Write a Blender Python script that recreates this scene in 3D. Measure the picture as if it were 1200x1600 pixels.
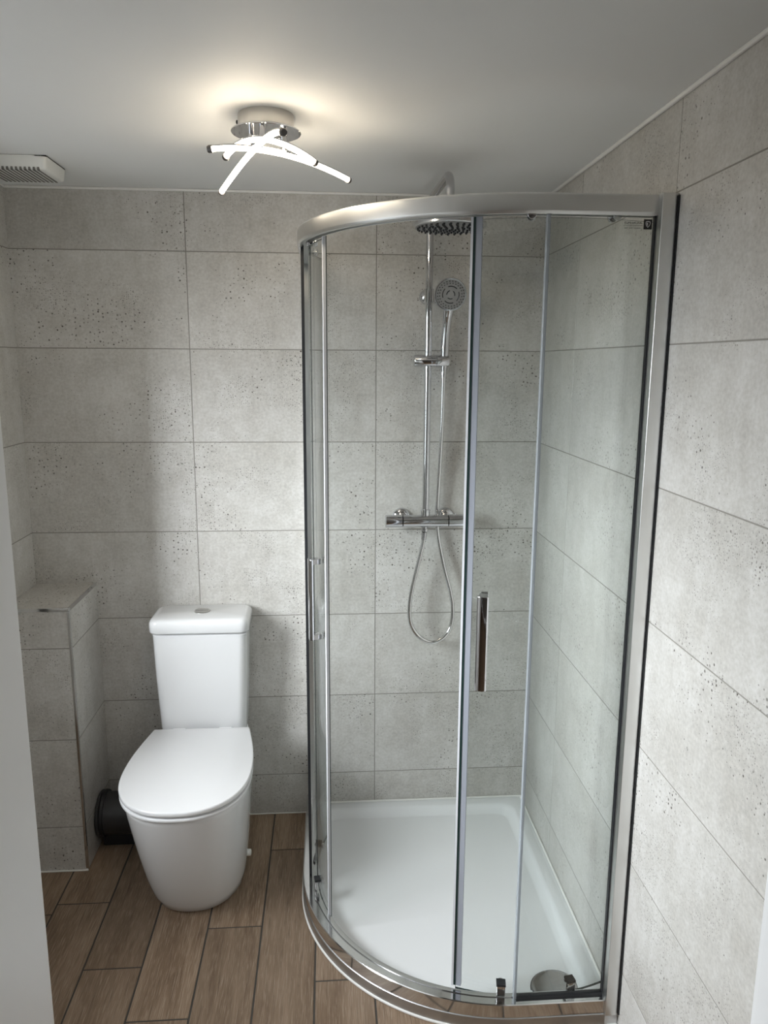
import bpy, bmesh, math, random
from mathutils import Vector, Matrix
random.seed(7)
PI = math.pi
for o in list(bpy.data.objects):
    bpy.data.objects.remove(o)
S = bpy.context.scene
C = S.collection

# ------------------------------------------------------------------ camera
CAM = (-.1597, -2.5572, 1.6138)
FPX, PITCH, YAW, ROLL = 1198.27, .1915, .0736, .0059
cp, sp, cy_, sy_ = math.cos(PITCH), math.sin(PITCH), math.cos(YAW), math.sin(YAW)
fwd = Vector((sy_*cp, cy_*cp, -sp)); right = Vector((cy_, -sy_, 0)); up = right.cross(fwd)
r2 = right*math.cos(ROLL) + up*math.sin(ROLL); u2 = up*math.cos(ROLL) - right*math.sin(ROLL)
cd = bpy.data.cameras.new('camera'); cam = bpy.data.objects.new('camera', cd); C.objects.link(cam)
cd.sensor_fit = 'VERTICAL'; cd.sensor_height = 36; cd.lens = FPX/1600*36; cd.clip_start = .02
cam.matrix_world = Matrix(((r2.x, u2.x, -fwd.x, CAM[0]), (r2.y, u2.y, -fwd.y, CAM[1]), (r2.z, u2.z, -fwd.z, CAM[2]), (0, 0, 0, 1)))
S.camera = cam

# ------------------------------------------------------------------ light and exposure
S.view_settings.view_transform = 'Standard'; S.view_settings.look = 'None'
S.view_settings.gamma = 1; S.view_settings.use_curve_mapping = False
S.view_settings.exposure = 0.18
SKY = 4.8               # daylight seen through the window in the left wall
LED = 33.0               # glow of the ceiling lamp bars
HALL = 11.0              # unseen fill light added in the hall behind the doorway (watts)
WIN = (-1.70, -.78, 1.02, 1.92)      # window opening in the left wall: y0, y1, z0, z1

XL, XR, ZC = -1.1394, .5461, 2.1397
XW, NIB = -1.34, -.665       # window wall, and where the left wall steps back to it
w = bpy.data.worlds.new('sky'); S.world = w; w.use_nodes = True
nt = w.node_tree; bg = nt.nodes['Background']
tc = nt.nodes.new('ShaderNodeTexCoord'); sx = nt.nodes.new('ShaderNodeSeparateXYZ')
cr = nt.nodes.new('ShaderNodeValToRGB')
nt.links.new(tc.outputs['Generated'], sx.inputs[0])
mp = nt.nodes.new('ShaderNodeMapRange'); mp.inputs[1].default_value = -1; mp.inputs[2].default_value = 1
nt.links.new(sx.outputs['Z'], mp.inputs[0]); nt.links.new(mp.outputs[0], cr.inputs[0])
# even daylight above the horizon, dimmer ground below (stops: sine of elevation, brightness)
SKY_STOPS = [(-1, .12), (-.05, .16), (.0, 1), (1, 1)]
while len(cr.color_ramp.elements) < len(SKY_STOPS): cr.color_ramp.elements.new(.5)
for el, (zz, br) in zip(cr.color_ramp.elements, SKY_STOPS):
    el.position = zz*.5+.5; el.color = (br*.925, br*.95, br, 1)
# bright lobes added to sky and ground to steer the window light: direction, tightness, strength
LOBES = [((-.9, -.2, .6), 6, 28.0), ((-.30, -.90, .33), 14, 125.0), ((-.9, -.35, .28), 10, 18.0), ((-.40, -.82, -.42), 8, 34.0)]
nv = nt.nodes.new('ShaderNodeVectorMath'); nv.operation = 'NORMALIZE'; nt.links.new(tc.outputs['Generated'], nv.inputs[0])
def wm(op, x, y, z=0):
    n = nt.nodes.new('ShaderNodeMath'); n.operation = op
    for i, q in enumerate((x, y, z)):
        if isinstance(q, (int, float)): n.inputs[i].default_value = q
        else: nt.links.new(q, n.inputs[i])
    return n.outputs[0]
tot = SKY
for d_, p_, g_ in LOBES:
    dv = nt.nodes.new('ShaderNodeVectorMath'); dv.operation = 'DOT_PRODUCT'; nt.links.new(nv.outputs[0], dv.inputs[0]); dv.inputs[1].default_value = Vector(d_).normalized()
    tot = wm('MULTIPLY_ADD', wm('POWER', wm('MAXIMUM', dv.outputs['Value'], 0), p_), g_, tot)
nt.links.new(cr.outputs[0], bg.inputs['Color']); nt.links.new(tot, bg.inputs['Strength'])

def area(name, loc, rot, sx_, sy_, power, col, portal=False):
    l = bpy.data.lights.new(name, 'AREA'); l.shape = 'RECTANGLE'; l.size = sx_; l.size_y = sy_
    l.energy = power; l.color = col
    if portal: l.cycles.is_portal = True
    o = bpy.data.objects.new(name, l); o.location = loc; o.rotation_euler = rot; C.objects.link(o); return o
area('window_portal', (XW-.085, (WIN[0]+WIN[1])/2, (WIN[2]+WIN[3])/2), (0, -PI/2, 0), WIN[3]-WIN[2], WIN[1]-WIN[0], 1, (1, 1, 1), True)
area('hall_fill', (1.08, -3.30, 2.12), (0, 0, 0), .7, .7, HALL, (1, .96, .90))  # added fill, out of view, lifts the door jamb and the pan

# ------------------------------------------------------------------ materials
class N:
    def __init__(s, name):
        s.m = bpy.data.materials.new(name); s.m.use_nodes = True; s.t = s.m.node_tree; s.n = s.t.nodes; s.n.clear()
        s.out = s.n.new('ShaderNodeOutputMaterial')
    def a(s, typ, **kw):
        n = s.n.new(typ)
        for k, v in kw.items(): setattr(n, k, v)
        return n
    def l(s, a, b): s.t.links.new(a, b)
    def val(s, inp, v):
        if hasattr(v, 'links') or isinstance(v, bpy.types.NodeSocket): s.l(v, inp)
        else: inp.default_value = v
    def math(s, op, a, b=0, c=0):
        n = s.a('ShaderNodeMath', operation=op); s.val(n.inputs[0], a); s.val(n.inputs[1], b); s.val(n.inputs[2], c); return n.outputs[0]
    def mix(s, f, a, b, t='MIX'):
        n = s.a('ShaderNodeMix', data_type='RGBA', blend_type=t); s.val(n.inputs[0], f); s.val(n.inputs[6], a); s.val(n.inputs[7], b); return n.outputs[2]
    def noise(s, vec, scale, detail=4, rough=.5):
        n = s.a('ShaderNodeTexNoise'); s.l(vec, n.inputs['Vector']); n.inputs['Scale'].default_value = scale
        n.inputs['Detail'].default_value = detail; n.inputs['Roughness'].default_value = rough; return n.outputs[0]
    def ramp(s, f, stops):
        n = s.a('ShaderNodeValToRGB'); s.val(n.inputs[0], f); r = n.color_ramp
        while len(r.elements) < len(stops): r.elements.new(.5)
        for el, (p, c) in zip(r.elements, stops):
            el.position = p; el.color = (c, c, c, 1) if not hasattr(c, '__len__') else (*c, 1)
        return n.outputs[0]
    def bsdf(s, **kw):
        b = s.a('ShaderNodeBsdfPrincipled')
        for k, v in kw.items():
            i = b.inputs[k.replace('_', ' ')]
            if isinstance(v, (tuple, list)) and len(v) == 3: v = (*v, 1)
            s.val(i, v)
        s.l(b.outputs[0], s.out.inputs[0]); return b
    def bump(s, h, strength, dist):
        n = s.a('ShaderNodeBump'); n.inputs['Strength'].default_value = strength; n.inputs['Distance'].default_value = dist
        s.l(h, n.inputs['Height']); return n.outputs[0]
    def vec(s, stretch=(1, 1, 1), rnd=False):
        v = s.a('ShaderNodeTexCoord').outputs['Object']
        m = s.a('ShaderNodeMapping'); s.l(v, m.inputs['Vector']); m.inputs['Scale'].default_value = stretch
        if rnd:
            g = s.a('ShaderNodeNewGeometry').outputs['Random Per Island']
            k = s.a('ShaderNodeCombineXYZ'); r1 = s.math('MULTIPLY', g, 17.3); r2 = s.math('MULTIPLY', g, 41.7); r3 = s.math('MULTIPLY', g, 29.1)
            s.l(r1, k.inputs[0]); s.l(r2, k.inputs[1]); s.l(r3, k.inputs[2])
            a = s.a('ShaderNodeVectorMath', operation='ADD'); s.l(m.outputs[0], a.inputs[0]); s.l(k.outputs[0], a.inputs[1])
            return a.outputs[0], g
        return m.outputs[0]

def plain(name, col, rough=.5, metal=0, spec=.5, noise_amt=.04, noise_scale=40, coat=0):
    s = N(name); v = s.vec()
    n = s.noise(v, noise_scale)
    f = s.math('MULTIPLY_ADD', n, 2*noise_amt, 1-noise_amt)
    c = s.mix(1, (*col, 1), f, 'MULTIPLY')
    b = s.bsdf(Base_Color=c, Roughness=rough, Metallic=metal, Specular_IOR_Level=spec, Coat_Weight=coat)
    return s.m

def tile_mat(axis):
    s = N('concrete_look_tile'); v3, g = s.vec(rnd=True)
    sep = s.a('ShaderNodeSeparateXYZ'); s.l(v3, sep.inputs[0]); cmb = s.a('ShaderNodeCombineXYZ')
    for i, k in enumerate([q for q in (0, 1, 2) if q != axis]): s.l(sep.outputs[k], cmb.inputs[i])
    v = cmb.outputs[0]
    big = s.noise(v, 2.2, 5, .6); mid = s.noise(v, 9, 6, .65); fine = s.noise(v, 120, 3)
    sv = s.a('ShaderNodeMapping'); s.l(v, sv.inputs['Vector']); sv.inputs['Scale'].default_value = (1, .25, 1)
    streak = s.noise(sv.outputs[0], 26, 3)
    t = s.math('ADD', s.math('MULTIPLY', big, .5), s.math('ADD', s.math('MULTIPLY', mid, .3), s.math('MULTIPLY', streak, .2)))
    base = s.ramp(t, [(.32, (.43, .408, .372)), (.5, (.535, .518, .488)), (.66, (.64, .625, .60))])
    base = s.mix(.17, base, s.ramp(fine, [(.32, .22), (.68, .80)]), 'OVERLAY')
    patch = s.noise(v, 26, 4, .7); base = s.mix(.13, base, s.ramp(patch, [(.36, .30), (.62, .72)]), 'OVERLAY')
    br = s.math('MULTIPLY_ADD', g, .07, .965); base = s.mix(1, base, br, 'MULTIPLY')
    def pits(scale, rad, th0, th1, mscale, seed):
        off = s.a('ShaderNodeVectorMath', operation='ADD'); s.l(v, off.inputs[0]); off.inputs[1].default_value = (seed, seed*.7, seed*.3)
        vo = s.a('ShaderNodeTexVoronoi', voronoi_dimensions='2D'); s.l(off.outputs[0], vo.inputs['Vector']); vo.inputs['Scale'].default_value = scale
        cl = s.noise(off.outputs[0], mscale, 3, .6)
        m = s.ramp(cl, [(th0, 0.0), (th1, 1.0)])
        sepc = s.a('ShaderNodeSeparateColor'); s.l(vo.outputs['Color'], sepc.inputs[0])
        size = s.math('MULTIPLY', s.math('MULTIPLY', sepc.outputs[0], m), rad)
        d = s.math('SUBTRACT', size, vo.outputs['Distance'])
        return s.math('MULTIPLY', d, 20.0), sepc.outputs[1]
    p1, c1 = pits(70, .235, .46, .62, 5, 3.1)
    p2, c2 = pits(150, .33, .42, .62, 6, 8.7)
    cl = lambda x: s.math('MINIMUM', s.math('MAXIMUM', x, 0), 1)
    p1 = s.math('MULTIPLY', cl(p1), s.math('MULTIPLY_ADD', c1, .55, .45)); p2 = s.math('MULTIPLY', cl(p2), s.math('MULTIPLY_ADD', c2, .5, .2))
    p = s.math('MAXIMUM', p1, p2)
    col = s.mix(p, base, (.075, .062, .05, 1))
    rg = s.math('MULTIPLY_ADD', mid, .16, .30)
    h = s.math('SUBTRACT', s.math('MULTIPLY', mid, .3), p)
    s.bsdf(Base_Color=col, Roughness=rg, Specular_IOR_Level=.45, Normal=s.bump(h, .25, .0012))
    return s.m

def wood_mat():
    s = N('wood_look_floor_tile'); v, g = s.vec(rnd=True)
    def st(sc):
        m = s.a('ShaderNodeMapping'); s.l(v, m.inputs['Vector']); m.inputs['Scale'].default_value = sc; return m.outputs[0]
    broad = s.noise(st((9, 1.2, 1)), 1, 4, .6)
    dis = s.a('ShaderNodeTexNoise'); s.l(st((7, .9, 1)), dis.inputs['Vector']); dis.inputs['Scale'].default_value = 1; dis.inputs['Detail'].default_value = 2
    knot = s.math('PINGPONG', s.math('MULTIPLY', dis.outputs[0], 14), 1)
    grain = s.noise(st((210, 8, 1)), 1, 5, .7); fine = s.noise(st((560, 22, 1)), 1, 2, .5)
    t = s.math('ADD', s.math('MULTIPLY', broad, .34), s.math('ADD', s.math('MULTIPLY', knot, .13), s.math('ADD', s.math('MULTIPLY', grain, .30), s.math('MULTIPLY', fine, .23))))
    col = s.ramp(t, [(.32, (.140, .088, .054)), (.48, (.215, .148, .098)), (.64, (.285, .205, .142))])
    pore = s.ramp(fine, [(.54, 0.0), (.66, 1.0)]); col = s.mix(s.math('MULTIPLY', pore, .55), col, (.36, .285, .215, 1))
    dark = s.ramp(grain, [(.30, 1.0), (.44, 0.0)]); col = s.mix(s.math('MULTIPLY', dark, .55), col, (.085, .055, .036, 1))
    col = s.mix(1, col, s.math('MULTIPLY_ADD', g, .28, .84), 'MULTIPLY')
    s.bsdf(Base_Color=col, Roughness=s.math('MULTIPLY_ADD', grain, .2, .42), Specular_IOR_Level=.4, Normal=s.bump(t, .25, .001))
    return s.m

def glass_mat():
    s = N('clear_shower_glass')
    g = s.a('ShaderNodeNewGeometry')
    d = s.a('ShaderNodeVectorMath', operation='DOT_PRODUCT'); s.l(g.outputs['Normal'], d.inputs[0]); s.l(g.outputs['Incoming'], d.inputs[1])
    c = s.math('ABSOLUTE', d.outputs['Value'])
    f = s.math('MULTIPLY_ADD', s.math('POWER', s.math('SUBTRACT', 1, c), 5), .95, .045)
    # smudges and water marks wiped on the pane
    n = s.noise(s.vec((1, 1, .3)), 7, 4, .6)
    t = s.a('ShaderNodeBsdfTransparent'); s.l(s.mix(1, (.95, .966, .961, 1), s.ramp(n, [(.2, .985), (.8, 1)]), 'MULTIPLY'), t.inputs[0])
    gl = s.a('ShaderNodeBsdfGlossy'); gl.inputs['Roughness'].default_value = .0; gl.inputs[0].default_value = (1, 1, 1, 1)
    m = s.a('ShaderNodeMixShader'); s.l(f, m.inputs[0]); s.l(t.outputs[0], m.inputs[1]); s.l(gl.outputs[0], m.inputs[2])
    s.l(m.outputs[0], s.out.inputs[0]); return s.m

def vinyl_mat(name, col, alpha):
    s = N(name)
    b = s.a('ShaderNodeBsdfPrincipled'); b.inputs['Roughness'].default_value = .25
    n = s.noise(s.vec((1, 1, .1)), 60)
    s.l(s.mix(1, (*col, 1), s.math('MULTIPLY_ADD', n, .2, .9), 'MULTIPLY'), b.inputs['Base Color'])
    t = s.a('ShaderNodeBsdfTransparent'); t.inputs[0].default_value = (.85, .88, .92, 1)
    m = s.a('ShaderNodeMixShader'); m.inputs[0].default_value = alpha
    s.l(t.outputs[0], m.inputs[1]); s.l(b.outputs[0], m.inputs[2]); s.l(m.outputs[0], s.out.inputs[0]); return s.m

def emit_mat(name, col, strength):
    s = N(name); e = s.a('ShaderNodeEmission'); n = s.noise(s.vec(), 30, 1)
    s.l(s.mix(1, (*col, 1), s.math('MULTIPLY_ADD', n, .04, .98), 'MULTIPLY'), e.inputs[0]); e.inputs[1].default_value = strength
    s.l(e.outputs[0], s.out.inputs[0]); return s.m

M = dict(
    tile=tile_mat(1), tile_x=tile_mat(0), tile_z=tile_mat(2), wood=wood_mat(), glass=glass_mat(),
    grout=plain('grey_grout', (.27, .255, .23), .85), floor_grout=plain('dark_floor_grout', (.055, .049, .042), .85),
    ceiling=plain('white_ceiling_paint', (.80, .80, .79), .6, spec=.3, noise_amt=.012, noise_scale=3),
    paint=plain('white_wall_paint', (.72, .72, .71), .6, noise_amt=.015),
    hall=plain('darkened_hall_paint', (.26, .25, .24), .6, noise_amt=.015),  # hall walls darkened so the chrome mirrors a dim room
    gloss=plain('white_gloss_paint', (.80, .80, .80), .3, noise_amt=.01),
    sealant=plain('white_sealant', (.82, .81, .78), .4, noise_amt=.02),
    ceramic=plain('white_glazed_ceramic', (.77, .77, .775), .06, spec=.6, noise_amt=.006, noise_scale=6),
    plastic=plain('white_plastic', (.81, .81, .82), .16, noise_amt=.006),
    acrylic=plain('white_acrylic_tray', (.80, .81, .82), .12, noise_amt=.008, noise_scale=5),
    chrome=plain('polished_chrome', (.64, .64, .655), .05, 1, noise_amt=.01),
    satin=plain('satin_aluminium', (.74, .74, .73), .32, 1, noise_amt=.02),
    bright=plain('bright_silver_profile', (.74, .74, .74), .11, 1, noise_amt=.01),
    nickel=plain('brushed_nickel', (.55, .54, .52), .32, 1, noise_amt=.04),
    black=plain('black_rubber', (.012, .013, .016), .45), darkgrey=plain('dark_grey_pipe_plastic', (.03, .03, .032), .42),
    edge=plain('dark_glass_edge', (.012, .03, .028), .15), dark=plain('dark_recess', (.03, .03, .03), .7),
    nozzlegrey=plain('grey_nozzle_plate', (.28, .28, .28), .4), vinyl=vinyl_mat('grey_vinyl_seal', (.42, .44, .50), .72),  # one plain grey for both nozzle plates
    clear=vinyl_mat('clear_vinyl_seal', (.60, .64, .68), .45), fan=plain('cream_white_plastic', (.76, .76, .73), .35, noise_amt=.01),
    cap=plain('dark_metal_cap', (.16, .15, .145), .4, 1),
    slot=plain('grey_grille_shade', (.17, .165, .15), .6),
    pale=plain('pale_grey_vinyl', (.62, .63, .66), .22),
    grey_band=plain('grey_tray_band', (.50, .50, .50), .38, 1),
    waste=plain('dark_chrome', (.42, .42, .42), .10, 1),
    led=emit_mat('led_diffuser', (1, .86, .66), LED), white_print=plain('pale_grey_print', (.55, .55, .55), .4), print=plain('black_print', (.015, .015, .015), .4),
)

# ------------------------------------------------------------------ mesh helpers
class MB:
    def __init__(s): s.v = []; s.f = []; s.mi = []
    def add(s, vs, fs, mi=0):
        b = len(s.v); s.v += [tuple(p) for p in vs]; s.f += [tuple(b+i for i in f) for f in fs]
        s.mi += (mi if isinstance(mi, list) else [mi]*len(fs)); return s
    def box(s, a, b, mi=0):
        (x0, y0, z0), (x1, y1, z1) = a, b
        v = [(x0, y0, z0), (x1, y0, z0), (x1, y1, z0), (x0, y1, z0), (x0, y0, z1), (x1, y0, z1), (x1, y1, z1), (x0, y1, z1)]
        return s.add(v, [(0, 3, 2, 1), (4, 5, 6, 7), (0, 1, 5, 4), (1, 2, 6, 5), (2, 3, 7, 6), (3, 0, 4, 7)], mi)
    def loft(s, rings, mi=0, closed=True, caps=True, loop=False):
        n = len(rings[0]); vs = [p for r in rings for p in r]; fs = []; m = len(rings)
        for i in range(m if loop else m-1):
            for j in range(n if closed else n-1):
                a = i*n+j; b = i*n+(j+1) % n; i2 = (i+1) % m
                fs.append((a, b, i2*n+(j+1) % n, i2*n+j))
        if caps and not loop: fs += [tuple(range(n-1, -1, -1)), tuple((m-1)*n+j for j in range(n))]
        return s.add(vs, fs, mi)
    def tube(s, pts, r, seg=16, mi=0, caps=True):
        pts = [Vector(p) for p in pts]; rr = r if hasattr(r, '__len__') else [r]*len(pts)
        t0 = (pts[1]-pts[0]).normalized(); n = t0.orthogonal().normalized(); rings = []
        for i, p in enumerate(pts):
            t = (pts[min(i+1, len(pts)-1)]-pts[max(i-1, 0)]).normalized()
            n = (n-t*n.dot(t)).normalized(); b = t.cross(n)
            rings.append([p+(n*math.cos(2*PI*k/seg)+b*math.sin(2*PI*k/seg))*rr[i] for k in range(seg)])
        return s.loft(rings, mi, caps=caps)
    def cyl(s, a, b, r, seg=32, mi=0, r2=None): return s.tube([a, b], [r, r if r2 is None else r2], seg, mi)
    def lathe(s, origin, axis, prof, seg=40, mi=0):
        o = Vector(origin); ax = Vector(axis).normalized(); n = ax.orthogonal().normalized(); b = ax.cross(n)
        return s.loft([[o+ax*h+(n*math.cos(2*PI*k/seg)+b*math.sin(2*PI*k/seg))*max(r, 1e-5) for k in range(seg)] for r, h in prof], mi)
    def build(s, name, mat, parent=None, smooth=35, bevel=0, segs=3, keep_normals=False):
        me = bpy.data.meshes.new(name); me.from_pydata(s.v, [], s.f)
        for m_ in (mat if isinstance(mat, (list, tuple)) else [mat]): me.materials.append(m_)
        me.polygons.foreach_set('material_index', s.mi)
        if not keep_normals:
            bm = bmesh.new(); bm.from_mesh(me); bmesh.ops.recalc_face_normals(bm, faces=bm.faces); bm.to_mesh(me); bm.free()
        if smooth:
            me.polygons.foreach_set('use_smooth', [True]*len(me.polygons)); me.set_sharp_from_angle(angle=math.radians(smooth))
        me.update()
        o = bpy.data.objects.new(name, me); C.objects.link(o)
        if parent:
            o.parent = parent
            if parent.type == 'EMPTY': o.matrix_parent_inverse = Matrix.Translation(-parent.location)
        if bevel:
            b = o.modifiers.new('bevel', 'BEVEL'); b.width = bevel; b.segments = segs; b.limit_method = 'ANGLE'; b.angle_limit = math.radians(40); b.harden_normals = True
        return o
def thing(name, label, cat, loc):
    o = bpy.data.objects.new(name, None); o.location = loc; o.empty_display_size = .05; C.objects.link(o)
    o['label'] = label; o['category'] = cat; return o
def struct(o, label=None, cat=None):
    o['kind'] = 'structure'
    if label: o['label'] = label; o['category'] = cat
    return o
def bez(p0, pm, p1, n=24):      # curve through three points
    p0, pm, p1 = Vector(p0), Vector(pm), Vector(p1); c = pm*2-(p0+p1)/2
    return [p0*(1-t)**2+c*2*t*(1-t)+p1*t*t for t in [i/n for i in range(n+1)]]
def catmull(P, n=10):
    P = [Vector(p) for p in P]; P = [P[0]*2-P[1]]+P+[P[-1]*2-P[-2]]; out = []
    for i in range(1, len(P)-2):
        a, b, c, d = P[i-1:i+3]
        for k in range(n):
            t = k/n; out.append(.5*((2*b)+(c-a)*t+(2*a-5*b+4*c-d)*t*t+(3*b-a-3*c+d)*t**3))
    return out+[P[-2]]
def rrect(x0, x1, y0, y1, r, n=6):
    out = []
    for cx, cy, a in ((x1-r, y1-r, 0), (x0+r, y1-r, 90), (x0+r, y0+r, 180), (x1-r, y0+r, 270)):
        for k in range(n+1):
            t = math.radians(a+90*k/n); out.append((cx+r*math.cos(t), cy+r*math.sin(t)))
    return out

# ------------------------------------------------------------------ room shell
TH, TW, Z0 = .3, .6, 1.9554
def tiled(name, P, thick, regions, u0, uj, vj, label, cat, tw=TW, mat='tile'):
    """P(u,v,d): world point at along u, height v and distance d in front of the wall face."""
    m = MB(); gap = .0013; proud = .0012
    for (ua, ub, va, vb) in regions:
        m.add([P(a, b, d) for d in (-.0006, -thick) for a, b in ((ua, va), (ub, va), (ub, vb), (ua, vb))],
              [(0, 1, 2, 3), (4, 7, 6, 5), (0, 4, 5, 1), (1, 5, 6, 2), (2, 6, 7, 3), (3, 7, 4, 0)], 1)
        iu = math.floor((ua-uj)/tw)
        while uj+iu*tw < ub:
            a, b = max(ua, uj+iu*tw+gap), min(ub, uj+(iu+1)*tw-gap); iu += 1
            if b-a < .004: continue
            iv = math.floor((va-vj)/TH)
            while vj+iv*TH < vb:
                c, d = max(va, vj+iv*TH+gap), min(vb, vj+(iv+1)*TH-gap); iv += 1
                if d-c < .004: continue
                e = .0007
                front = [P(a+e, c+e, proud-.0012), P(b-e, c+e, proud-.0012), P(b-e, d-e, proud-.0012), P(a+e, d-e, proud-.0012)]
                back = [P(a, c, -.0008), P(b, c, -.0008), P(b, d, -.0008), P(a, d, -.0008)]
                m.add(front+back, [(0, 1, 2, 3), (0, 4, 5, 1), (1, 5, 6, 2), (2, 6, 7, 3), (3, 7, 4, 0)], 0)
    return struct(m.build(name, [M[mat], M['grout']], smooth=0), label, cat)

FY = -1.75      # room side of the wall with the doorway
tiled('wall_back', lambda u, v, d: (u, -d, v), .12, [(XL-.12, XR+.12, 0, ZC)], 0, 0, Z0-2.1, 'tiled back wall behind the toilet and the shower', 'wall')
tiled('wall_right', lambda u, v, d: (XR-d, u, v), .12, [(FY, 0, 0, ZC)], 0, -.3611, Z0-2.1, 'tiled right wall beside the shower', 'wall', mat='tile_x')
y0, y1, z0, z1 = WIN
tiled('wall_left', lambda u, v, d: (XL+d, u, v), .10, [(NIB, 0, 0, ZC)], 0, -.42, Z0-2.1, 'tiled left wall beside the tiled boxing', 'wall', mat='tile_x')
tiled('wall_left_return', lambda u, v, d: (u, NIB-d, v), .10, [(XW, XL, 0, ZC)], 0, XL, Z0-2.1, 'tiled return of the left wall', 'wall')
tiled('wall_window', lambda u, v, d: (XW+d, u, v), .09, [(FY, y0, 0, ZC), (y1, NIB+.1, 0, ZC), (y0, y1, 0, z0), (y0, y1, z1, ZC)], 0, -.42, Z0-2.1, 'tiled wall with the window', 'wall', mat='tile_x')

m = MB()                                                            # floor planks 0.9 x 0.155
W_, L_ = .1565, .90; FX0, FX1, FY0 = -1.75, 1.45, -4.0
m.box((FX0, FY0, -.06), (FX1, .0, -.0014), 1)
off = {0: -.785, -1: -.214, -2: -.57, -3: -.883, -4: -.705, -5: -.439}
k0 = math.floor((FX0+.206)/W_)
k = k0
while -.206+k*W_ < FX1:
    a, b = max(FX0, -.206+k*W_+.0022), min(FX1, -.206+(k+1)*W_-.0022)
    s0 = off.get(k, -random.random()*L_); s0 -= 4*L_
    while s0 < 0:
        c, d = max(FY0, s0+.0022), min(0, s0+L_-.0022); s0 += L_
        if d-c < .006 or b-a < .006: continue
        e = .001
        m.add([(a+e, c+e, 0), (b-e, c+e, 0), (b-e, d-e, 0), (a+e, d-e, 0), (a, c, -.0016), (b, c, -.0016), (b, d, -.0016), (a, d, -.0016)],
              [(0, 1, 2, 3), (0, 4, 5, 1), (1, 5, 6, 2), (2, 6, 7, 3), (3, 7, 4, 0)], 0)
    k += 1
struct(m.build('floor', [M['wood'], M['floor_grout']], smooth=0), 'wood-look plank floor', 'floor')
struct(MB().box((FX0, FY0, ZC), (FX1, .0, ZC+.1)).build('ceiling', M['ceiling'], smooth=0), 'white painted ceiling', 'ceiling')

# doorway wall, door lining
DX0, DX1, DZ = -.491, .381, 2.02
m = MB(); m.box((FX0, FY-.12, 0), (DX0-.03, FY, ZC)); m.box((DX1+.03, FY-.12, 0), (FX1, FY, ZC)); m.box((DX0-.03, FY-.12, DZ+.03), (DX1+.03, FY, ZC))
struct(m.build('wall_front', M['paint'], smooth=0), 'painted wall around the doorway', 'wall')
def jamb(x, sgn):
    m = MB(); m.box((min(x, x-sgn*.03), FY-.125, 0), (max(x, x-sgn*.03), FY+.002, DZ))
    return m
dr = bpy.data.objects.new('door_1', None); C.objects.link(dr); dr.location = ((DX0+DX1)/2, FY-.06, 0); struct(dr, 'white painted door frame the picture is taken through', 'door frame')
for x, sg in ((DX0, 1), (DX1, -1)):
    m = MB(); xs = sorted((x, x-sg*.029)); m.box((xs[0], FY-.128, 0), (xs[1], FY+.001, DZ+.029))
    m.build('door_jamb', M['gloss'], dr, bevel=.002)
    xs = sorted((x+sg*.0001, x+sg*.012)); 
    m = MB(); xs = sorted((x-sg*.005, x-sg*.065)); m.box((xs[0], FY+.001, 0), (xs[1], FY+.016, DZ+.06)); m.box((xs[0], FY-.143, 0), (xs[1], FY-.128, DZ+.06))
    m.build('architrave', M['gloss'], dr, bevel=.003)
MB().box((DX0, FY-.128, DZ), (DX1, FY+.001, DZ+.029)).build('door_head', M['gloss'], dr)

# hall behind the camera
struct(MB().box((FX0, FY0-.1, 0), (FX1, FY0, ZC)).build('wall_hall_rear', M['hall'], smooth=0), 'painted hall wall', 'wall')
struct(MB().box((FX0-.1, FY0, 0), (FX0, FY-.12, ZC)).build('wall_hall_left', M['hall'], smooth=0), 'painted hall wall', 'wall')
struct(MB().box((FX1, FY0, 0), (FX1+.1, FY-.12, ZC)).build('wall_hall_right', M['hall'], smooth=0), 'painted hall wall', 'wall')

# window in the left wall (out of the picture, gives the daylight)
wn = bpy.data.objects.new('window_1', None); C.objects.link(wn); wn.location = (XW-.06, (y0+y1)/2, z0); struct(wn, 'white window in the left wall', 'window')
m = MB(); xa, xb = XW-.08, XW-.04; fw = .035; ym = (y0+y1)/2
m.box((xa, y0, z0), (xb, y0+fw, z1)); m.box((xa, y1-fw, z0), (xb, y1, z1)); m.box((xa, y0, z0), (xb, y1, z0+fw)); m.box((xa, y0, z1-fw), (xb, y1, z1))
m.build('window_frame', M['gloss'], wn, bevel=.003)
MB().box((XW-.063, y0+fw, z0+fw), (XW-.057, y1-fw, z1-fw)).build('window_pane', M['glass'], wn)
MB().box((XW-.04, y0, z0), (XW+.02, y1, z0+.012)).build('window_sill', M['gloss'], wn, bevel=.003)

# sealant lines
m = MB(); m.box((XL, -.008, ZC-.008), (XR, 0, ZC)); m.box((XR-.009, FY, ZC-.009), (XR, 0, ZC)); m.box((XL, NIB, ZC-.006), (XL+.006, 0, ZC))
struct(m.build('trim_1', M['sealant'], bevel=.003, segs=2), 'white sealant line where the tiles meet the ceiling', 'trim')
m = MB(); m.box((-.94, -.004, 0), (-.25, 0, .004))
struct(m.build('trim_2', M['sealant'], bevel=.002, segs=2), 'pale sealant line where the back wall meets the floor', 'trim')

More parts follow.
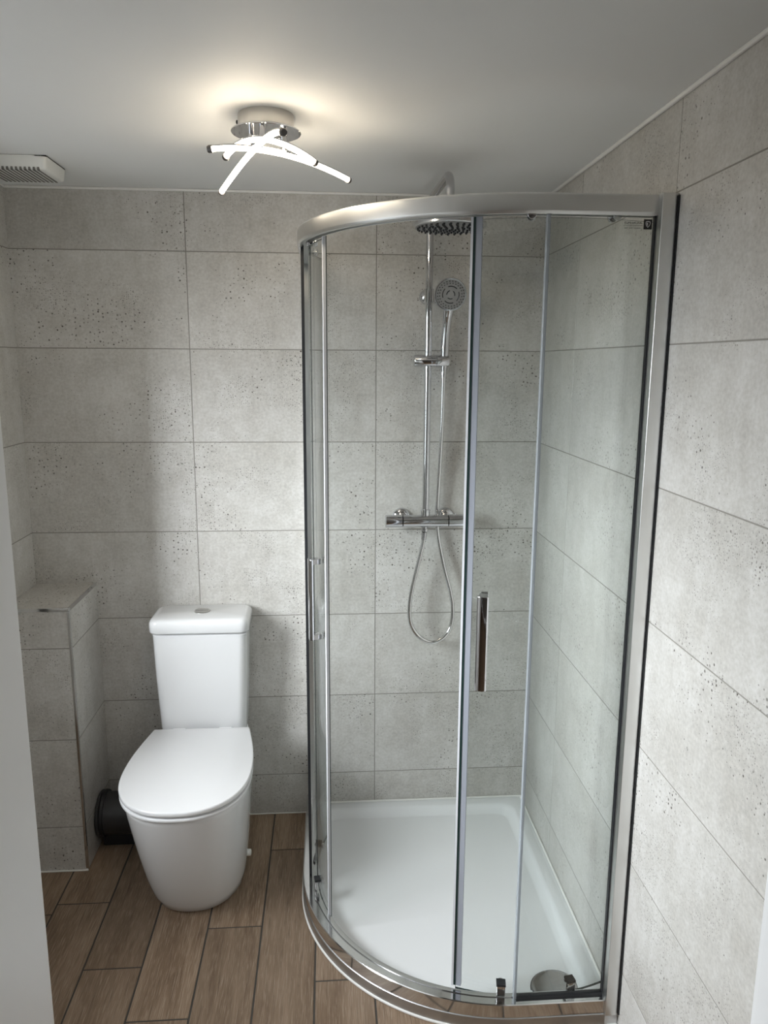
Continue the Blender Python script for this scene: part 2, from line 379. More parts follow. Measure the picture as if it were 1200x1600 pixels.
# ------------------------------------------------------------------ tiled boxing in the left corner
BX, BY, BZ = -.943, -.281, .882
bxg = thing('pipe_boxing', 'low tiled pipe boxing with metal edge trims in the left corner beside the toilet', 'boxing', ((XL+BX)/2, BY/2, 0))
m = MB(); e = .0008
def face_tiles(P, ua, ub, vjs, mi=0):
    vs = sorted(vjs)
    m.add([P(a, b, -.0006) for a, b in ((ua, vs[0]), (ub, vs[0]), (ub, vs[-1]), (ua, vs[-1]))], [(0, 1, 2, 3)], 1)
    for c, d in zip(vs, vs[1:]):
        c += .0013; d -= .0013
        m.add([P(ua+e, c+e, 0), P(ub-e, c+e, 0), P(ub-e, d-e, 0), P(ua+e, d-e, 0), P(ua, c, -.0008), P(ub, c, -.0008), P(ub, d, -.0008), P(ua, d, -.0008)],
              [(0, 1, 2, 3), (0, 4, 5, 1), (1, 5, 6, 2), (2, 6, 7, 3), (3, 7, 4, 0)], mi)
J = [0, Z0-1.8, Z0-1.5, Z0-1.2, BZ-.001]
face_tiles(lambda u, v, d: (u, BY-d, v), XL, BX-.004, J)
face_tiles(lambda u, v, d: (BX+d, u, v), BY+.004, 0, J, 2)
face_tiles(lambda u, v, d: (u, v, BZ+d), XL, BX-.004, [BY+.004, -.0], 3)
m.build('tiled_body', [M['tile'], M['grout'], M['tile_x'], M['tile_z']], bxg, smooth=0)
MB().box((XL, BY-.0012, BZ-.009), (BX, BY+.006, BZ+.0012)).build('edge_strip', M['bright'], bxg, bevel=.001)
MB().box((BX-.006, BY+.006, BZ-.009), (BX+.0012, 0, BZ+.0012)).build('edge_strip', M['bright'], bxg, bevel=.001)
MB().box((BX-.007, BY-.0012, 0), (BX+.0012, BY+.007, BZ-.009)).build('edge_strip', M['bright'], bxg, bevel=.001)
MB().box((XL, BY-.006, 0), (BX+.002, BY-.0005, .005)).build('floor_sealant', M['sealant'], bxg, bevel=.002)

# ------------------------------------------------------------------ soil pipe
sp_ = thing('soil_pipe', 'dark grey plastic waste pipe between the tiled boxing and the toilet', 'pipe', (BX, -.125, 0))
pc = (-.125, .105)
MB().lathe((BX+.0015, *pc), (1, 0, 0), [(.0, 0), (.074, 0), (.077, .003), (.077, .010), (.070, .012), (.070, .222), (.0, .222)], 40).build('pipe', M['darkgrey'], sp_)
MB().lathe((BX+.003, *pc), (1, 0, 0), [(.066, .009), (.076, .009), (.078, .014), (.076, .022), (.066, .022)], 40).build('rubber_collar', M['black'], sp_)
MB().box((-.93, -.155, 0.0005), (-.725, -.095, .045)).build('pipe_shadow_block', M['black'], sp_, bevel=.004)  # added black block standing in for the shadow under the pipe

# ------------------------------------------------------------------ toilet
TX = -.5815
wc = thing('toilet', 'white close-coupled toilet with closed lid against the tiled wall', 'toilet', (TX, -.3, 0))
def oval(cx, hw, yb, yf, ywide, hb, n=40, p=2.3):
    """closed outline: straight back edge (half width hb) at yb, widening to hw at ywide, rounded nose at yf"""
    pts = []
    for i in range(n+1):                       # right side from back to nose
        t = i/n
        if t < .4:
            s = t/.4; y = yb+(ywide-yb)*s; x = hb+(hw-hb)*math.sin(s*PI/2)
        else:
            s = (t-.4)/.6; a = s*PI/2; y = ywide+(yf-ywide)*(math.sin(a)**(2/p)); x = hw*(max(math.cos(a), 0)**(2/p))
        pts.append((x, y))
    return [(cx+x, y) for x, y in pts]+[(cx-x, y) for x, y in pts[-2::-1]]
def ring(o, z): return [(x, y, z) for x, y in o]
def pan_ring(t):                                # t 0 floor .. 1 rim
    s = t**.75
    hw = .139+(.183-.139)*s; yf = -.498-(.653-.498)*s; yw = -.30-(.12)*s; hb = .105+(.128-.105)*s
    return oval(TX+.004*(1-s), hw, -.02-.13*min(1, max(0, (t-.9)/.1))*0, yf, yw, hb)
rings = []
for t in [0, .02, .1, .2, .3, .4, .5, .6, .7, .8, .88, .95, .985, 1]:
    z = .395*t; o = pan_ring(t)
    if t == 0: o = [(TX+(x-TX)*.985, y*.99) for x, y in o]
    if t == 1: o = [(TX+(x-TX)*.985, y*.994) for x, y in o]
    rings.append(ring(o, z))
MB().loft(rings).build('pan', M['ceramic'], wc, smooth=50)
def slab(cx, hw, yb, yf, yw, hb, za, zb, r):
    R = []
    for dz, ins in ((0, r), (.3*r, .3*r), (r, 0)): R.append(ring(oval(cx, hw-ins, yb-ins, yf+ins, yw, hb-ins), za+dz))
    for dz, ins in ((r, 0), (.3*r, .3*r), (0, r)): R.append(ring(oval(cx, hw-ins, yb-ins, yf+ins, yw, hb-ins), zb-dz))
    return MB().loft(R)
slab(TX, .1885, -.172, -.661, -.435, .154, .3995, .4085, .002).build('seat', M['plastic'], wc, smooth=50)
lid = slab(TX, .1890, -.172, -.662, -.435, .155, .4145, .4295, .004)
lid.build('seat_lid', M['plastic'], wc, smooth=50)
for dx in (-.075, .075): MB().cyl((TX+dx-.02, -.163, .4145), (TX+dx+.02, -.163, .4145), .0105, 16).build('hinge', M['plastic'], wc)
def cring(hw, yf, z, r): return [(x, y, z) for x, y in rrect(TX-hw, TX+hw, yf, -.008, r, 6)]
MB().loft([cring(.138, -.150, .395, .03), cring(.141, -.152, .42, .03), cring(.1485, -.157, .60, .028), cring(.152, -.159, .744, .026), cring(.146, -.153, .7485, .024)]).build('cistern', M['ceramic'], wc, smooth=50)
def lring(g, z): return [(x, y, z) for x, y in rrect(TX-.160+g, TX+.160-g, -.170+g, -.004-g*.3, .028, 6)]
MB().loft([lring(.002, .7550), lring(.0, .758), lring(.0, .782), lring(.001, .789), lring(.004, .795), lring(.009, .799), lring(.016, .801)]).build('cistern_lid', M['ceramic'], wc, smooth=50)
fb = MB().lathe((TX, -.078, .8005), (0, 0, 1), [(0, 0), (.026, 0), (.026, .0025), (.024, .004), (.0, .004)], 40).build('flush_button', M['nickel'], wc)
m = MB(); m.box((TX-.022, -.079, .8040), (TX+.022, -.0775, .8048)); m.build('button_split', M['dark'], fb)
MB().lathe((-.4455, -.31, .062), (1, -.05, 0), [(.013, -.012), (.013, .006), (.0105, .008), (.0105, .026), (.008, .028), (0, .028)], 20).build('bolt_cap', M['sealant'], wc)

# ------------------------------------------------------------------ shower tray
ex, ey, ER = .300, -.428, .535        # centre and radius of the quadrant
def outline(xl, R, D, yb, xr, rc, n=28, nc=8):
    o = []
    def arc(cx, cy, r, a0, a1, n):
        for k in range(n+1):
            t = math.radians(a0+(a1-a0)*k/n); o.append((cx+r*math.cos(t), cy+r*math.sin(t)))
    arc(xl+rc, yb-rc, rc, 90, 180, nc); arc(ex, ey, R, 180, 270, n); arc(xr-rc, D+rc, rc, 270, 360, nc); arc(xr-rc, yb-rc, rc, 0, 90, nc)
    return o
TR = .546
def pth(o, n=36):
    P = [(ex-ER+o, -.002)]+[(ex-ER+o, ey*k/6) for k in range(1, 6)]
    P += [(ex+(ER-o)*math.cos(math.radians(180+90*k/n)), ey+(ER-o)*math.sin(math.radians(180+90*k/n))) for k in range(n+1)]
    P += [(ex+(XR-.034-ex)*k/4, ey-ER+o) for k in range(1, 5)]
    return P
tray = thing('shower_tray', 'low white quadrant shower tray under the glass enclosure', 'shower tray', (.15, -.5, 0))
def tr(g, rc, z): return ring(outline(ex-TR+g, TR-g, ey-TR+g, -.001-g, XR-.001-g, rc), z)
R = [tr(0, .002, 0), tr(0, .002, .031), tr(.0015, .002, .0355), tr(.005, .002, .038), tr(.040, .05, .038), tr(.046, .05, .0365), tr(.052, .05, .031), tr(.066, .045, .0165), tr(.074, .045, .0145)]
m = MB(); m.loft(R, caps=False); m.add(tr(0, .002, 0), [tuple(range(len(R[0])))])
last = R[-1]; n = len(last); m.add(last+[(.415, -.845, .009)], [(i, (i+1) % n, n) for i in range(n)])
m.build('tray', M['acrylic'], tray, smooth=50)
m = MB(); x0_ = ex-TR+.002; m.box((x0_, -.007, .036), (XR-.001, -.0005, .0425)); m.box((XR-.0075, -.94, .036), (XR-.0005, -.001, .0425))
m.build('wall_sealant', M['sealant'], tray, bevel=.003)
pb = [(ex-TR-.001, -.002)]+[(ex-TR-.001, ey*k/6) for k in range(1, 6)]+[(ex+(TR+.001)*math.cos(math.radians(180+90*k/36)), ey+(TR+.001)*math.sin(math.radians(180+90*k/36))) for k in range(37)]+[(XR-.002, ey-TR-.001)]
MB().tube([(x, y, .003) for x, y in pb], .0042, 10).build('floor_sealant', M['sealant'], tray, smooth=60)
cols = [pth(o_) for o_ in (-.0114, -.0126, -.0130, -.0130, -.0126, -.0114)]
MB().loft([[(*cols[j][i], z_) for j, z_ in enumerate((.006, .007, .010, .033, .036, .037))] for i in range(len(cols[0]))]).build('edge_strip', M['grey_band'], tray, smooth=40)  # added grey band that darkens the white tray side
dc = (.424, -.868)
MB().lathe((*dc, .0095), (0, 0, 1), [(0, 0), (.065, 0), (.065, .004), (.062, .0075), (.05, .009), (0, .0105)], 56).build('waste_cover', M['waste'], tray, smooth=50)
MB().lathe((*dc, .0080), (0, 0, 1), [(0, 0), (.068, 0), (.068, .003), (.0, .003)], 40).build('waste_ring', M['dark'], tray)

# ------------------------------------------------------------------ shower enclosure
ZT, ZB, ZG0 = 1.951, .0385, .052
enc = thing('shower_enclosure', 'quadrant shower enclosure of curved clear glass with sliding doors and silver frame', 'shower enclosure', (.15, -.5, .038))
def sweep(prof, mi=0):
    cols = [pth(o) for o, z in prof]
    return MB().loft([[(*cols[j][i], prof[j][1]) for j in range(len(prof))] for i in range(len(cols[0]))], mi)
ZR = ZT-.040
sweep([(0, ZR+.003), (-.0012, ZR+.006), (-.002, ZR+.020), (-.0012, ZT-.004), (.0, ZT-.0012), (.002, ZT), (.030, ZT), (.034, ZT-.004), (.034, ZR+.004), (.030, ZR), (.024, ZR), (.024, ZR+.008), (.012, ZR+.008), (.012, ZR), (.002, ZR)]).build('top_rail', M['satin'], enc, smooth=14)
zb = ZB+.036
sweep([(-.0108, ZB), (-.0108, zb-.002), (-.0088, zb), (.010, zb), (.011, zb-.004), (.014, zb-.004), (.015, zb), (.026, zb), (.030, zb-.003), (.030, ZB)]).build('bottom_rail', M['bright'], enc, smooth=40)
# wall profiles
PYo = -.983
pr = MB()
prof = [(XR-.0005, PYo+.0060), (XR-.0035, PYo+.0045), (XR-.0065, PYo+.0030), (XR-.0105, PYo+.0016), (XR-.016, PYo+.0005), (XR-.023, PYo), (XR-.0355, PYo), (XR-.036, PYo+.0005), (XR-.036, PYo+.040), (XR-.0005, PYo+.040)]
pr.loft([[(x, y, z) for x, y in prof] for z in (ZB, ZT)]).build('wall_profile', M['satin'], enc, smooth=20)
MB().box((XR-.0034, PYo+.0004, ZB), (XR-.0005, PYo+.0065, ZT-.004)).build('profile_seal', M['black'], enc)
MB().box((ex-ER, -.036, ZB), (ex-ER+.034, -.0015, ZT)).build('wall_profile', M['satin'], enc, bevel=.003)

def pane(pts, th, za, zb, name, parent, nrm):
    """glass strip following pts with per-point normals nrm; edges get the dark edge material"""
    m = MB(); n = len(pts); vs = []
    for (x, y), (nx, ny) in zip(pts, nrm):
        for s_ in (-.5, .5):
            for z in (za, zb): vs.append((x+nx*th*s_, y+ny*th*s_, z))
    fs = []; mi = []
    for i in range(n-1):
        a = i*4; b = a+4
        fs += [(a, b, b+1, a+1), (a+2, a+3, b+3, b+2)]; mi += [0, 0]
        fs += [(a, a+2, b+2, b), (a+1, b+1, b+3, a+3)]; mi += [1, 1]
    fs += [(0, 1, 3, 2), ((n-1)*4, (n-1)*4+2, (n-1)*4+3, (n-1)*4+1)]; mi += [1, 1]
    m.add(vs, fs, mi); return m.build(name, [M['glass'], M['edge']], parent, smooth=30)
fyP = ey-ER+.012         # plane of the right fixed panel
fxP = ex-ER+.012
fl = pane([(fxP, -.03), (fxP, -.445)], .006, ZG0, ZR+.008, 'fixed_panel', enc, [(-1, 0)]*2)
fr = pane([(.291, fyP), (XR-.036, fyP)], .006, ZG0+.018, ZR+.008, 'fixed_panel', enc, [(0, -1)]*2)
fl['label'] = 'left fixed glass panel seen nearly edge on'; fr['label'] = 'right fixed glass panel with a small printed badge'
MB().box((.285, fyP-.006, zb), (.2925, fyP+.006, ZR+.006)).build('edge_seal', M['clear'], fr, bevel=.0015)
MB().box((.29, fyP-.005, zb-.001), (XR-.036, fyP+.005, zb+.007)).build('bottom_gasket', M['black'], fr)
MB().box((XR-.0385, fyP-.007, zb), (XR-.0355, fyP+.005, ZR+.004)).build('side_gasket', M['black'], fr)
MB().box((fxP-.004, -.4475, zb-.002), (fxP+.004, -.443, ZR+.004)).build('edge_seal', M['black'], fl)

# printed badge and lettering, flat on the outer face of the right panel
py_ = fyP-.0034
def flat(poly, d=.0003): 
    return [(x, py_, z) for x, z in poly]
bd = MB(); bx0, bx1, bz0, bz1 = .4855, .5030, 1.8850, 1.9045
bd.box((bx0, py_-.0002, bz0), (bx1, py_, bz1)).build('badge', M['print'], fr)
def shield(sc): return [(sc*x, sc*z) for x, z in ((-.62, .72), (0, .85), (.62, .72), (.66, .2), (.45, -.4), (0, -.85), (-.45, -.4), (-.66, .2))]
bcx, bcz = (bx0+bx1)/2, (bz0+bz1)/2
m = MB(); o1 = shield(.0078); o2 = shield(.0056); n = 8
m.add([(bcx+x, py_-.0005, bcz+z) for x, z in o1+o2], [(i, (i+1) % n, n+(i+1) % n, n+i) for i in range(n)])
half = [p for p in o2 if p[0] <= 0]; m.add([(bcx+x*.75, py_-.0005, bcz+z*.7) for x, z in half], [tuple(range(len(half)))])
m.build('shield_mark', M['white_print'], fr, smooth=0, keep_normals=True)
def text(s_, x0, x1, zc, h, name):
    cu = bpy.data.curves.new(name, 'FONT'); cu.body = s_; cu.size = h*1.4; cu.extrude = 0
    tmp = bpy.data.objects.new(name+'_source', cu); C.objects.link(tmp)
    bpy.context.view_layer.update()
    me = bpy.data.meshes.new_from_object(tmp.evaluated_get(bpy.context.evaluated_depsgraph_get()))
    bpy.data.objects.remove(tmp); bpy.data.curves.remove(cu)
    xs = [v.co.x for v in me.vertices]; zs = [v.co.y for v in me.vertices]; kx = (x1-x0)/(max(xs)-min(xs)); kz = h/(max(zs)-min(zs))
    ax, az = min(xs), (min(zs)+max(zs))/2
    for v in me.vertices: v.co = (x0+(v.co.x-ax)*kx, py_-.0003, zc+(v.co.y-az)*kz)
    me.materials.clear(); me.materials.append(M['print']); o = bpy.data.objects.new(name, me); C.objects.link(o); o.parent = fr; return o
text('ELMHAUSA', .4455, .4815, 1.8972, .0042, 'lettering')
text('aer yef meeer', .4455, .4805, 1.8872, .0032, 'lettering')
MB().box((.4435, py_-.0002, 1.8920), (.4840, py_, 1.8925)).build('lettering_line', M['print'], fr)

# sliding doors (rigid curved panes, both pushed open)
DR = .51
def door(cx, cy, mid, lead, label):
    """arc centre, middle angle, sign of the leading edge"""
    n = 20; A = [math.radians(mid-22.5+45*k/n) for k in range(n+1)]
    P = [(cx+DR*math.cos(a), cy+DR*math.sin(a)) for a in A]; Nn = [(math.cos(a), math.sin(a)) for a in A]
    d = pane(P, .006, zb-.006, ZR-.004, 'sliding_door', enc, Nn); d['label'] = label
    al = A[0] if lead < 0 else A[-1]; ad = 1 if lead < 0 else -1
    def at(a, r): return Vector((cx+r*math.cos(a), cy+r*math.sin(a), 0))
    def strip(w0, w1, r0, r1, z0_, z1_, mat, nm):
        a0, a1 = al-ad*w0/DR, al-ad*w1/DR
        m = MB(); q = [at(a0, r0), at(a1, r0), at(a1, r1), at(a0, r1)]
        m.loft([[(p.x, p.y, z) for p in q] for z in (z0_, z1_)]); return m.build(nm, mat, d, smooth=0)
    # magnetic closing seal on the leading edge
    if lead < 0:
        strip(-.014, -.001, DR-.005, DR+.005, zb+.006, ZR+.002, M['vinyl'], 'edge_seal')
        strip(-.001, .004, DR-.006, DR+.006, zb+.006, ZR+.002, M['edge'], 'magnet_strip')
        strip(.004, .009, DR-.007, DR+.007, zb+.004, ZR+.002, M['pale'], 'closing_lip')
    else:
        strip(-.003, .003, DR-.0062, DR-.0035, zb-.012, ZR+.002, M['edge'], 'magnet_strip')
        strip(-.003, .004, DR-.0035, DR+.0035, zb-.010, ZR+.002, M['pale'], 'closing_lip')
    # rollers above and below
    for da in (-9.8, 9.8):
        a = math.radians(mid+da)
        for z, top in ((ZR+.001, 1), (zb+.022, 0)):
            nrm = Vector((math.cos(a), math.sin(a), 0)); t = Vector((-nrm.y, nrm.x, 0)); p = at(a, DR); p.z = z
            m = MB(); m.lathe(p-nrm*.015, nrm, [(0, 0), (.009, 0), (.010, .002), (.010, .008), (.005, .009), (.005, .022), (.009, .023), (.009, .027), (0, .028)], 24)
            def blk(r0, r1, hw, za, zb_): m.loft([[p+t*q*hw+nrm*r+Vector((0, 0, zz)) for q, r in ((-1, r0), (1, r0), (1, r1), (-1, r1))] for zz in (za, zb_)])
            if not top: blk(.004, .012, .0105, -.020, .006)
            ro = m.build('roller', M['chrome'], d, smooth=35, bevel=.001)
            if not top:
                m = MB(); blk(-.008, .013, .0115, .006, .013); m.build('roller_cap', M['black'], d, bevel=.001)
    # pull handle: flat bar on two posts
    ah = al+ad*.042/DR; nrm = Vector((math.cos(ah), math.sin(ah), 0)); t = Vector((-nrm.y, nrm.x, 0)); p = at(ah, DR)
    m = MB(); zz0, zz1 = .885, 1.108
    def bar(r0, r1, z0_, z1_, hw):
        m.loft([[p+nrm*r0-t*hw+Vector((0, 0, z)), p+nrm*r1-t*hw+Vector((0, 0, z)), p+nrm*r1+t*hw+Vector((0, 0, z)), p+nrm*r0+t*hw+Vector((0, 0, z))] for z in (z0_, z1_)])
    m.loft([[p+nrm*r+t*q+Vector((0, 0, z)) for r, q in ((.025, -.0125), (.030, -.0135), (.034, -.010), (.0352, -.004), (.0352, .004), (.034, .010), (.030, .0135), (.025, .0125))] for z in (zz0, zz1)]); bar(.003, .026, zz0, zz0+.015, .0105); bar(.003, .026, zz1-.015, zz1, .0105)
    bar(-.014, -.003, zz0, zz0+.013, .008); bar(-.014, -.003, zz1-.013, zz1, .008)
    m.build('handle', M['chrome'], d, smooth=35, bevel=.0015)
    return d
door(.345, ey-ER+.021+DR-.0, 270, -1, 'right curved sliding door, pushed open to the right')
door(ex-ER+.030+DR, -.428, 180, 1, 'left curved sliding door, pushed open towards the back wall')

# ------------------------------------------------------------------ thermostatic shower set
SX, SY = .163, -.062
sh = thing('shower_set', 'chrome thermostatic bar shower with riser pole and round overhead head', 'shower', (SX, 0, 1.095))
HX, HY = .171, -.405
arm = [(SX, SY, 1.115), (SX, SY, 1.5), (SX, SY, 1.9), (SX, SY, 2.03)]
def bend(c, p, q, r, n=8):       # quarter bend from direction p to direction q around corner c
    p, q, c = Vector(p).normalized(), Vector(q).normalized(), Vector(c)
    s0 = c-p*r; ctr = s0+q*r
    return [ctr-q*r*math.cos(PI/2*k/n)+p*r*math.sin(PI/2*k/n) for k in range(n+1)]
hd = (Vector((HX, HY, 0))-Vector((SX, SY, 0))).normalized()
zt = 2.112
path = [(SX, SY, 1.118)]+[(SX, SY, 1.2+.1*k) for k in range(9)]+bend((SX, SY, zt), (0, 0, 1), hd, .045)+bend((HX, HY, zt), hd, (0, 0, -1), .04)+[(HX, HY, 2.02)]
MB().tube(path, .0115, 20).build('riser_pipe', M['chrome'], sh, smooth=60)
zh = 1.979
oh = MB().lathe((HX, HY, zh-.006), (0, 0, 1), [(0, 0), (.098, 0), (.1005, .002), (.1005, .010), (.098, .0125), (.03, .015), (.018, .02), (.016, .032), (.0, .032)], 64).build('overhead_shower', M['chrome'], sh, smooth=40)
MB().lathe((HX, HY, zh+.024), (0, 0, 1), [(0, 0), (.013, 0), (.016, .008), (.013, .016), (.0135, .018), (.0135, .034), (.0, .034)], 28).build('ball_joint', M['chrome'], sh)
MB().lathe((HX, HY, zh-.0075), (0, 0, 1), [(0, 0), (.092, 0), (.092, .0017), (0, .0017)], 56).build('nozzle_plate', M['nozzlegrey'], oh)
m = MB()
for i, (rr, nn) in enumerate(((.085, 30), (.070, 24), (.055, 19), (.040, 14), (.025, 9), (.011, 4))):
    for k in range(nn):
        a = 2*PI*(k+.5*(i % 2))/nn; x, y = HX+rr*math.cos(a), HY+rr*math.sin(a)
        m.cyl((x, y, zh-.0075), (x, y, zh-.013), .0034, 8, r2=.0022)
nz = m.build('nozzles', M['black'], oh)
# wall bracket
zbk = 1.825
m = MB(); m.lathe((SX, 0, zbk), (0, -1, 0), [(0, 0), (.024, 0), (.024, .004), (.018, .012), (.010, .016), (.009, .05), (0, .05)], 32); m.cyl((SX, SY, zbk-.020), (SX, SY, zbk+.020), .0155, 28)
m.build('wall_bracket', M['chrome'], sh, smooth=40)
# handset slider
zs = 1.622
sl = MB().lathe((.118, SY, zs), (1, 0, 0), [(0, 0), (.017, 0), (.0195, .003), (.0195, .072), (0, .072)], 32).build('slider', M['chrome'], sh, smooth=40)
MB().lathe((.191, SY, zs), (1, 0, 0), [(0, 0), (.0195, 0), (.0195, .036), (.017, .0395), (0, .04)], 32).build('handset_holder', M['chrome'], sl, smooth=40)
# thermostatic valve
zv, yv = 1.098, -.066
MB().lathe((.088, yv, zv), (1, 0, 0), [(0, 0), (.021, 0), (.021, .149), (0, .149)], 36).build('valve_body', M['chrome'], sh, smooth=40)
MB().lathe((.0285, yv, zv), (1, 0, 0), [(0, 0), (.019, 0), (.0215, .002), (.0215, .056), (.0195, .0575), (0, .0575)], 36).build('flow_knob', M['chrome'], sh, smooth=40)
tk = MB().lathe((.239, yv, zv), (1, 0, 0), [(0, 0), (.0195, 0), (.0215, .0015), (.0215, .054), (.019, .056), (0, .056)], 36).build('temperature_knob', M['chrome'], sh, smooth=40)
MB().lathe((.262, yv, zv+.0205), (0, 0, 1), [(0, 0), (.004, 0), (.004, .004), (.002, .0055), (0, .0055)], 14).build('stop_button', M['bright'], tk)
for x in (SX-.075, SX+.075):
    m = MB(); m.lathe((x, 0, zv), (0, -1, 0), [(0, 0), (.033, 0), (.033, .004), (.028, .011), (.020, .014), (.020, .03), (.017, .032), (.017, .06), (0, .06)], 36)
    m.build('wall_inlet', M['chrome'], sh, smooth=40)
m = MB(); m.lathe((SX, SY, zv+.018), (0, 0, 1), [(0, 0), (.015, 0), (.015, .020), (.013, .022), (0, .022)], 24); m.build('riser_nut', M['chrome'], sh, smooth=40)
MB().lathe((SX-.002, SY, zv-.018), (0, 0, -1), [(0, 0), (.010, 0), (.010, .008), (.012, .009), (.012, .018), (.009, .02), (0, .02)], 24).build('hose_outlet', M['chrome'], sh, smooth=40)

# ------------------------------------------------------------------ hand shower with hose
hs = thing('hand_shower', 'chrome hand shower with round grey face and looping metal hose on the riser pole', 'hand shower', (.217, SY, 1.6))
hc = Vector((.222, -.122, 1.824)); fn = Vector((-.03, -.97, -.22)).normalized()
hp = catmull([(.2145, SY-.001, 1.592), (.2155, SY-.001, 1.63), (.217, -.066, 1.69), (.2195, -.080, 1.745), (.2215, -.100, 1.785)], 8)
rr = [.0095+.0045*min(1, i/12) + (.004*max(0, (i-24)/8)) for i in range(len(hp))]
MB().tube(hp, rr, 20).build('handle', M['chrome'], hs, smooth=60)
hh = MB().lathe(hc-fn*.016, fn, [(0, 0), (.02, 0), (.040, .006), (.0495, .012), (.051, .018), (.049, .022), (0, .022)], 48).build('spray_head', M['chrome'], hs, smooth=45)
MB().lathe(hc+fn*.0058, fn, [(0, 0), (.0455, 0), (.0455, .0012), (0, .0016)], 48).build('spray_face', M['nozzlegrey'], hh)
m = MB(); t1 = fn.orthogonal().normalized(); t2 = fn.cross(t1); fc = hc+fn*.0070
for r_, nn in ((.041, 28), (.0345, 24)):
    for k in range(nn):
        a = 2*PI*k/nn+(.1 if r_ < .04 else 0); p = fc+(t1*math.cos(a)+t2*math.sin(a))*r_; m.cyl(p-fn*.001, p+fn*.0015, .0017, 8)
for r_, nn, fr_ in ((.0255, 4, .72), (.0125, 3, .6)):
    for k in range(nn):
        a0 = 2*PI*k/nn; arc = [fc+(t1*math.cos(a0+2*PI/nn*fr_*q/8)+t2*math.sin(a0+2*PI/nn*fr_*q/8))*r_ for q in range(9)]
        m.tube(arc, .0015, 6)
m.build('spray_nozzles', M['black'], hh)
hose = catmull([(.2145, SY-.001, 1.592), (.2142, SY, 1.55), (.2135, -.055, 1.42), (.2105, -.042, 1.28), (.2075, -.030, 1.16), (.2075, -.0265, 1.095), (.213, -.030, 1.03), (.236, -.036, .92), (.257, -.042, .84), (.2655, -.046, .775), (.257, -.05, .715), (.231, -.056, .682), (.190, -.06, .668), (.148, -.06, .690), (.119, -.06, .737), (.1135, -.061, .795), (.122, -.062, .865), (.142, -.062, .955), (.156, -.062, 1.02), (.1605, -.062, 1.060)], 30)
L = [0]
for a, b in zip(hose, hose[1:]): L.append(L[-1]+(b-a).length)
pts = []; i = 0; dpos = 0; step = .0016
while dpos < L[-1]:
    while L[i+1] < dpos: i += 1
    f = (dpos-L[i])/max(1e-9, L[i+1]-L[i]); pts.append(hose[i].lerp(hose[i+1], f)); dpos += step
MB().tube(pts, [.0066 if k % 2 else .0076 for k in range(len(pts))], 10).build('hose', M['bright'], hs, smooth=70)
for (a, b) in ((.0, .022), (L[-1]-.028, L[-1])):
    seg_ = [p for p, d in zip(pts, [k*step for k in range(len(pts))]) if a <= d <= b]
    MB().tube(seg_, .0092, 16).build('hose_nut', M['chrome'], hs, smooth=40)

# ------------------------------------------------------------------ ceiling lamp
LX, LY = -.288, -.752
lp = thing('ceiling_lamp', 'chrome ceiling lamp with three curved glowing light bars', 'lamp', (LX, LY, ZC))
zd = 2.106
can = MB().lathe((LX, LY, zd), (0, 0, 1), [(0, 0), (.0605, 0), (.0605, ZC-zd-.003), (.0595, ZC-zd-.0005), (0, ZC-zd-.0005)], 56).build('canopy', M['nickel'], lp, smooth=40)
MB().lathe((LX-.0600, LY-.005, zd+.016), (-1, -.1, 0), [(0, 0), (.004, 0), (.004, .003), (0, .004)], 14).build('fixing_screw', M['dark'], can)
MB().lathe((LX, LY, zd-.004), (0, 0, 1), [(0, 0), (.0745, 0), (.0755, .001), (.0755, .003), (.0745, .004), (0, .004)], 64).build('chrome_disc', M['chrome'], lp, smooth=40)
bars = [((-.242, -.955, 2.050), (-.306, -.795, 2.062), (-.417, -.512, 2.030)),
        ((-.373, -.764, 2.051), (-.290, -.818, 2.072), (-.186, -.745, 2.048)),
        ((-.396, -.822, 2.050), (-.254, -.775, 2.055), (-.108, -.600, 2.045))]
for px, py, pz in ((-.318, -.776, 2.068), (-.292, -.814, 2.080), (-.250, -.772, 2.062)):
    MB().cyl((px, py, pz), (px, py, zd-.003), .0065, 20).build('post', M['chrome'], lp)
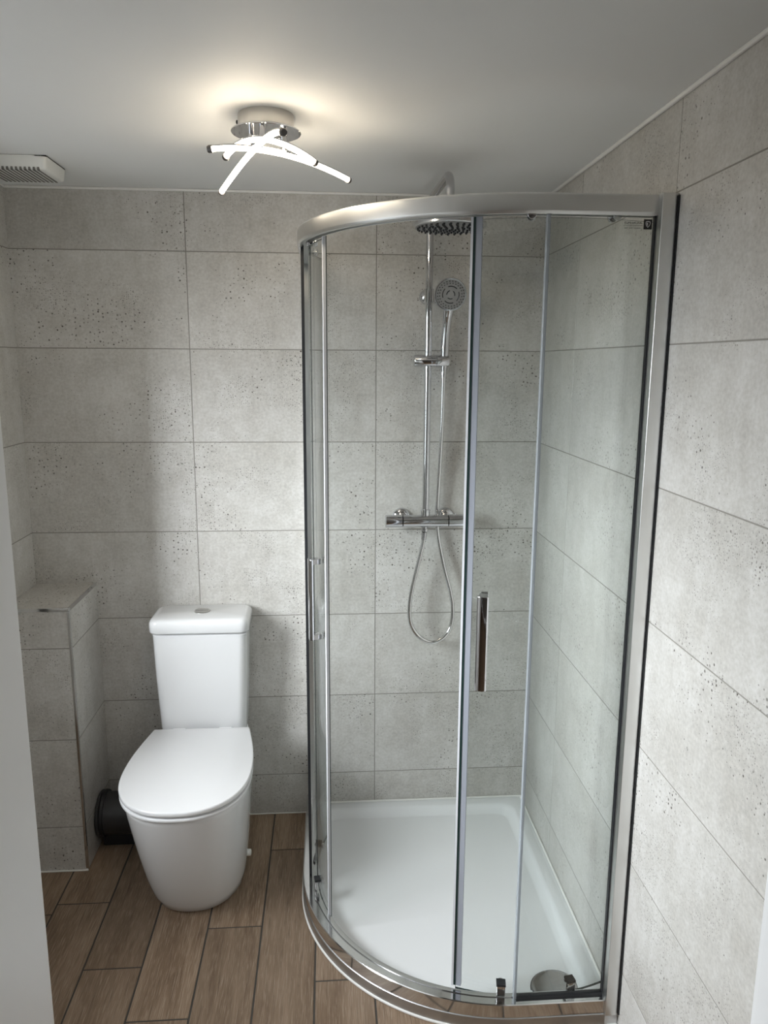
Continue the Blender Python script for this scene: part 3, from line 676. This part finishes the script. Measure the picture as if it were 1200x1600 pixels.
for b in bars:
    P = bez(*b)
    rings_d = []; rings_s = []
    for i, p in enumerate(P):
        t = (P[min(i+1, len(P)-1)]-P[max(i-1, 0)]).normalized(); sd = t.cross(Vector((0, 0, 1))).normalized(); upv = sd.cross(t)
        rings_d.append([p+sd*.0062*math.cos(a)+upv*(.0062*math.sin(a)+.0015) for a in [PI*.86+PI*1.28*k/12 for k in range(13)]])
        rings_s.append([p+sd*x_+upv*z_ for x_, z_ in ((-.0046, .0042), (.0046, .0042), (.0046, .0072), (.003, .0082), (-.003, .0082), (-.0046, .0072))])
    o = MB().loft(rings_s).build('light_bar', M['chrome'], lp, smooth=30)
    MB().loft(rings_d).build('diffuser', M['led'], o, smooth=60)
    for p, q in ((P[0], P[1]), (P[-1], P[-2])):
        d_ = (p-q).normalized(); MB().lathe(p-d_*.0005+Vector((0, 0, .0005)), d_, [(0, 0), (.0078, 0), (.0078, .007), (.006, .010), (0, .011)], 18).build('end_cap', M['cap'], o)

# ------------------------------------------------------------------ extractor fan
fx0, fx1, fy0, fy1 = -1.056, -.884, -.368, -.212
fan = thing('extractor_fan', 'square white slatted extractor fan on the ceiling in the left corner', 'extractor fan', ((fx0+fx1)/2, (fy0+fy1)/2, ZC))
def frr(g, z): return [(x, y, z) for x, y in rrect(fx0+g, fx1-g, fy0+g, fy1-g, .012, 5)]
MB().loft([frr(0, ZC-.0008), frr(0, ZC-.004), frr(.003, ZC-.030), frr(.005, ZC-.034), frr(.009, ZC-.036)]).build('housing', M['fan'], fan, smooth=45)
m = MB()
for k in range(13):
    x = fx0+.012+k*.0112; m.box((x, fy0-.0004+.002, ZC-.0372), (x+.0052, fy1-.012, ZC-.0355)); m.box((x, fy0+.0018, ZC-.0372), (x+.0052, fy0+.006, ZC-.029))
m.build('grille_slots', M['slot'], fan, smooth=0)
MB().box((fx1-.03, fy0+.0, ZC-.003), (fx1+.0006, fy1-.01, ZC-.0008)).build('ceiling_shade_strip', M['dark'], fan, smooth=0)  # dark strip standing in for the shade where the fan meets the ceiling
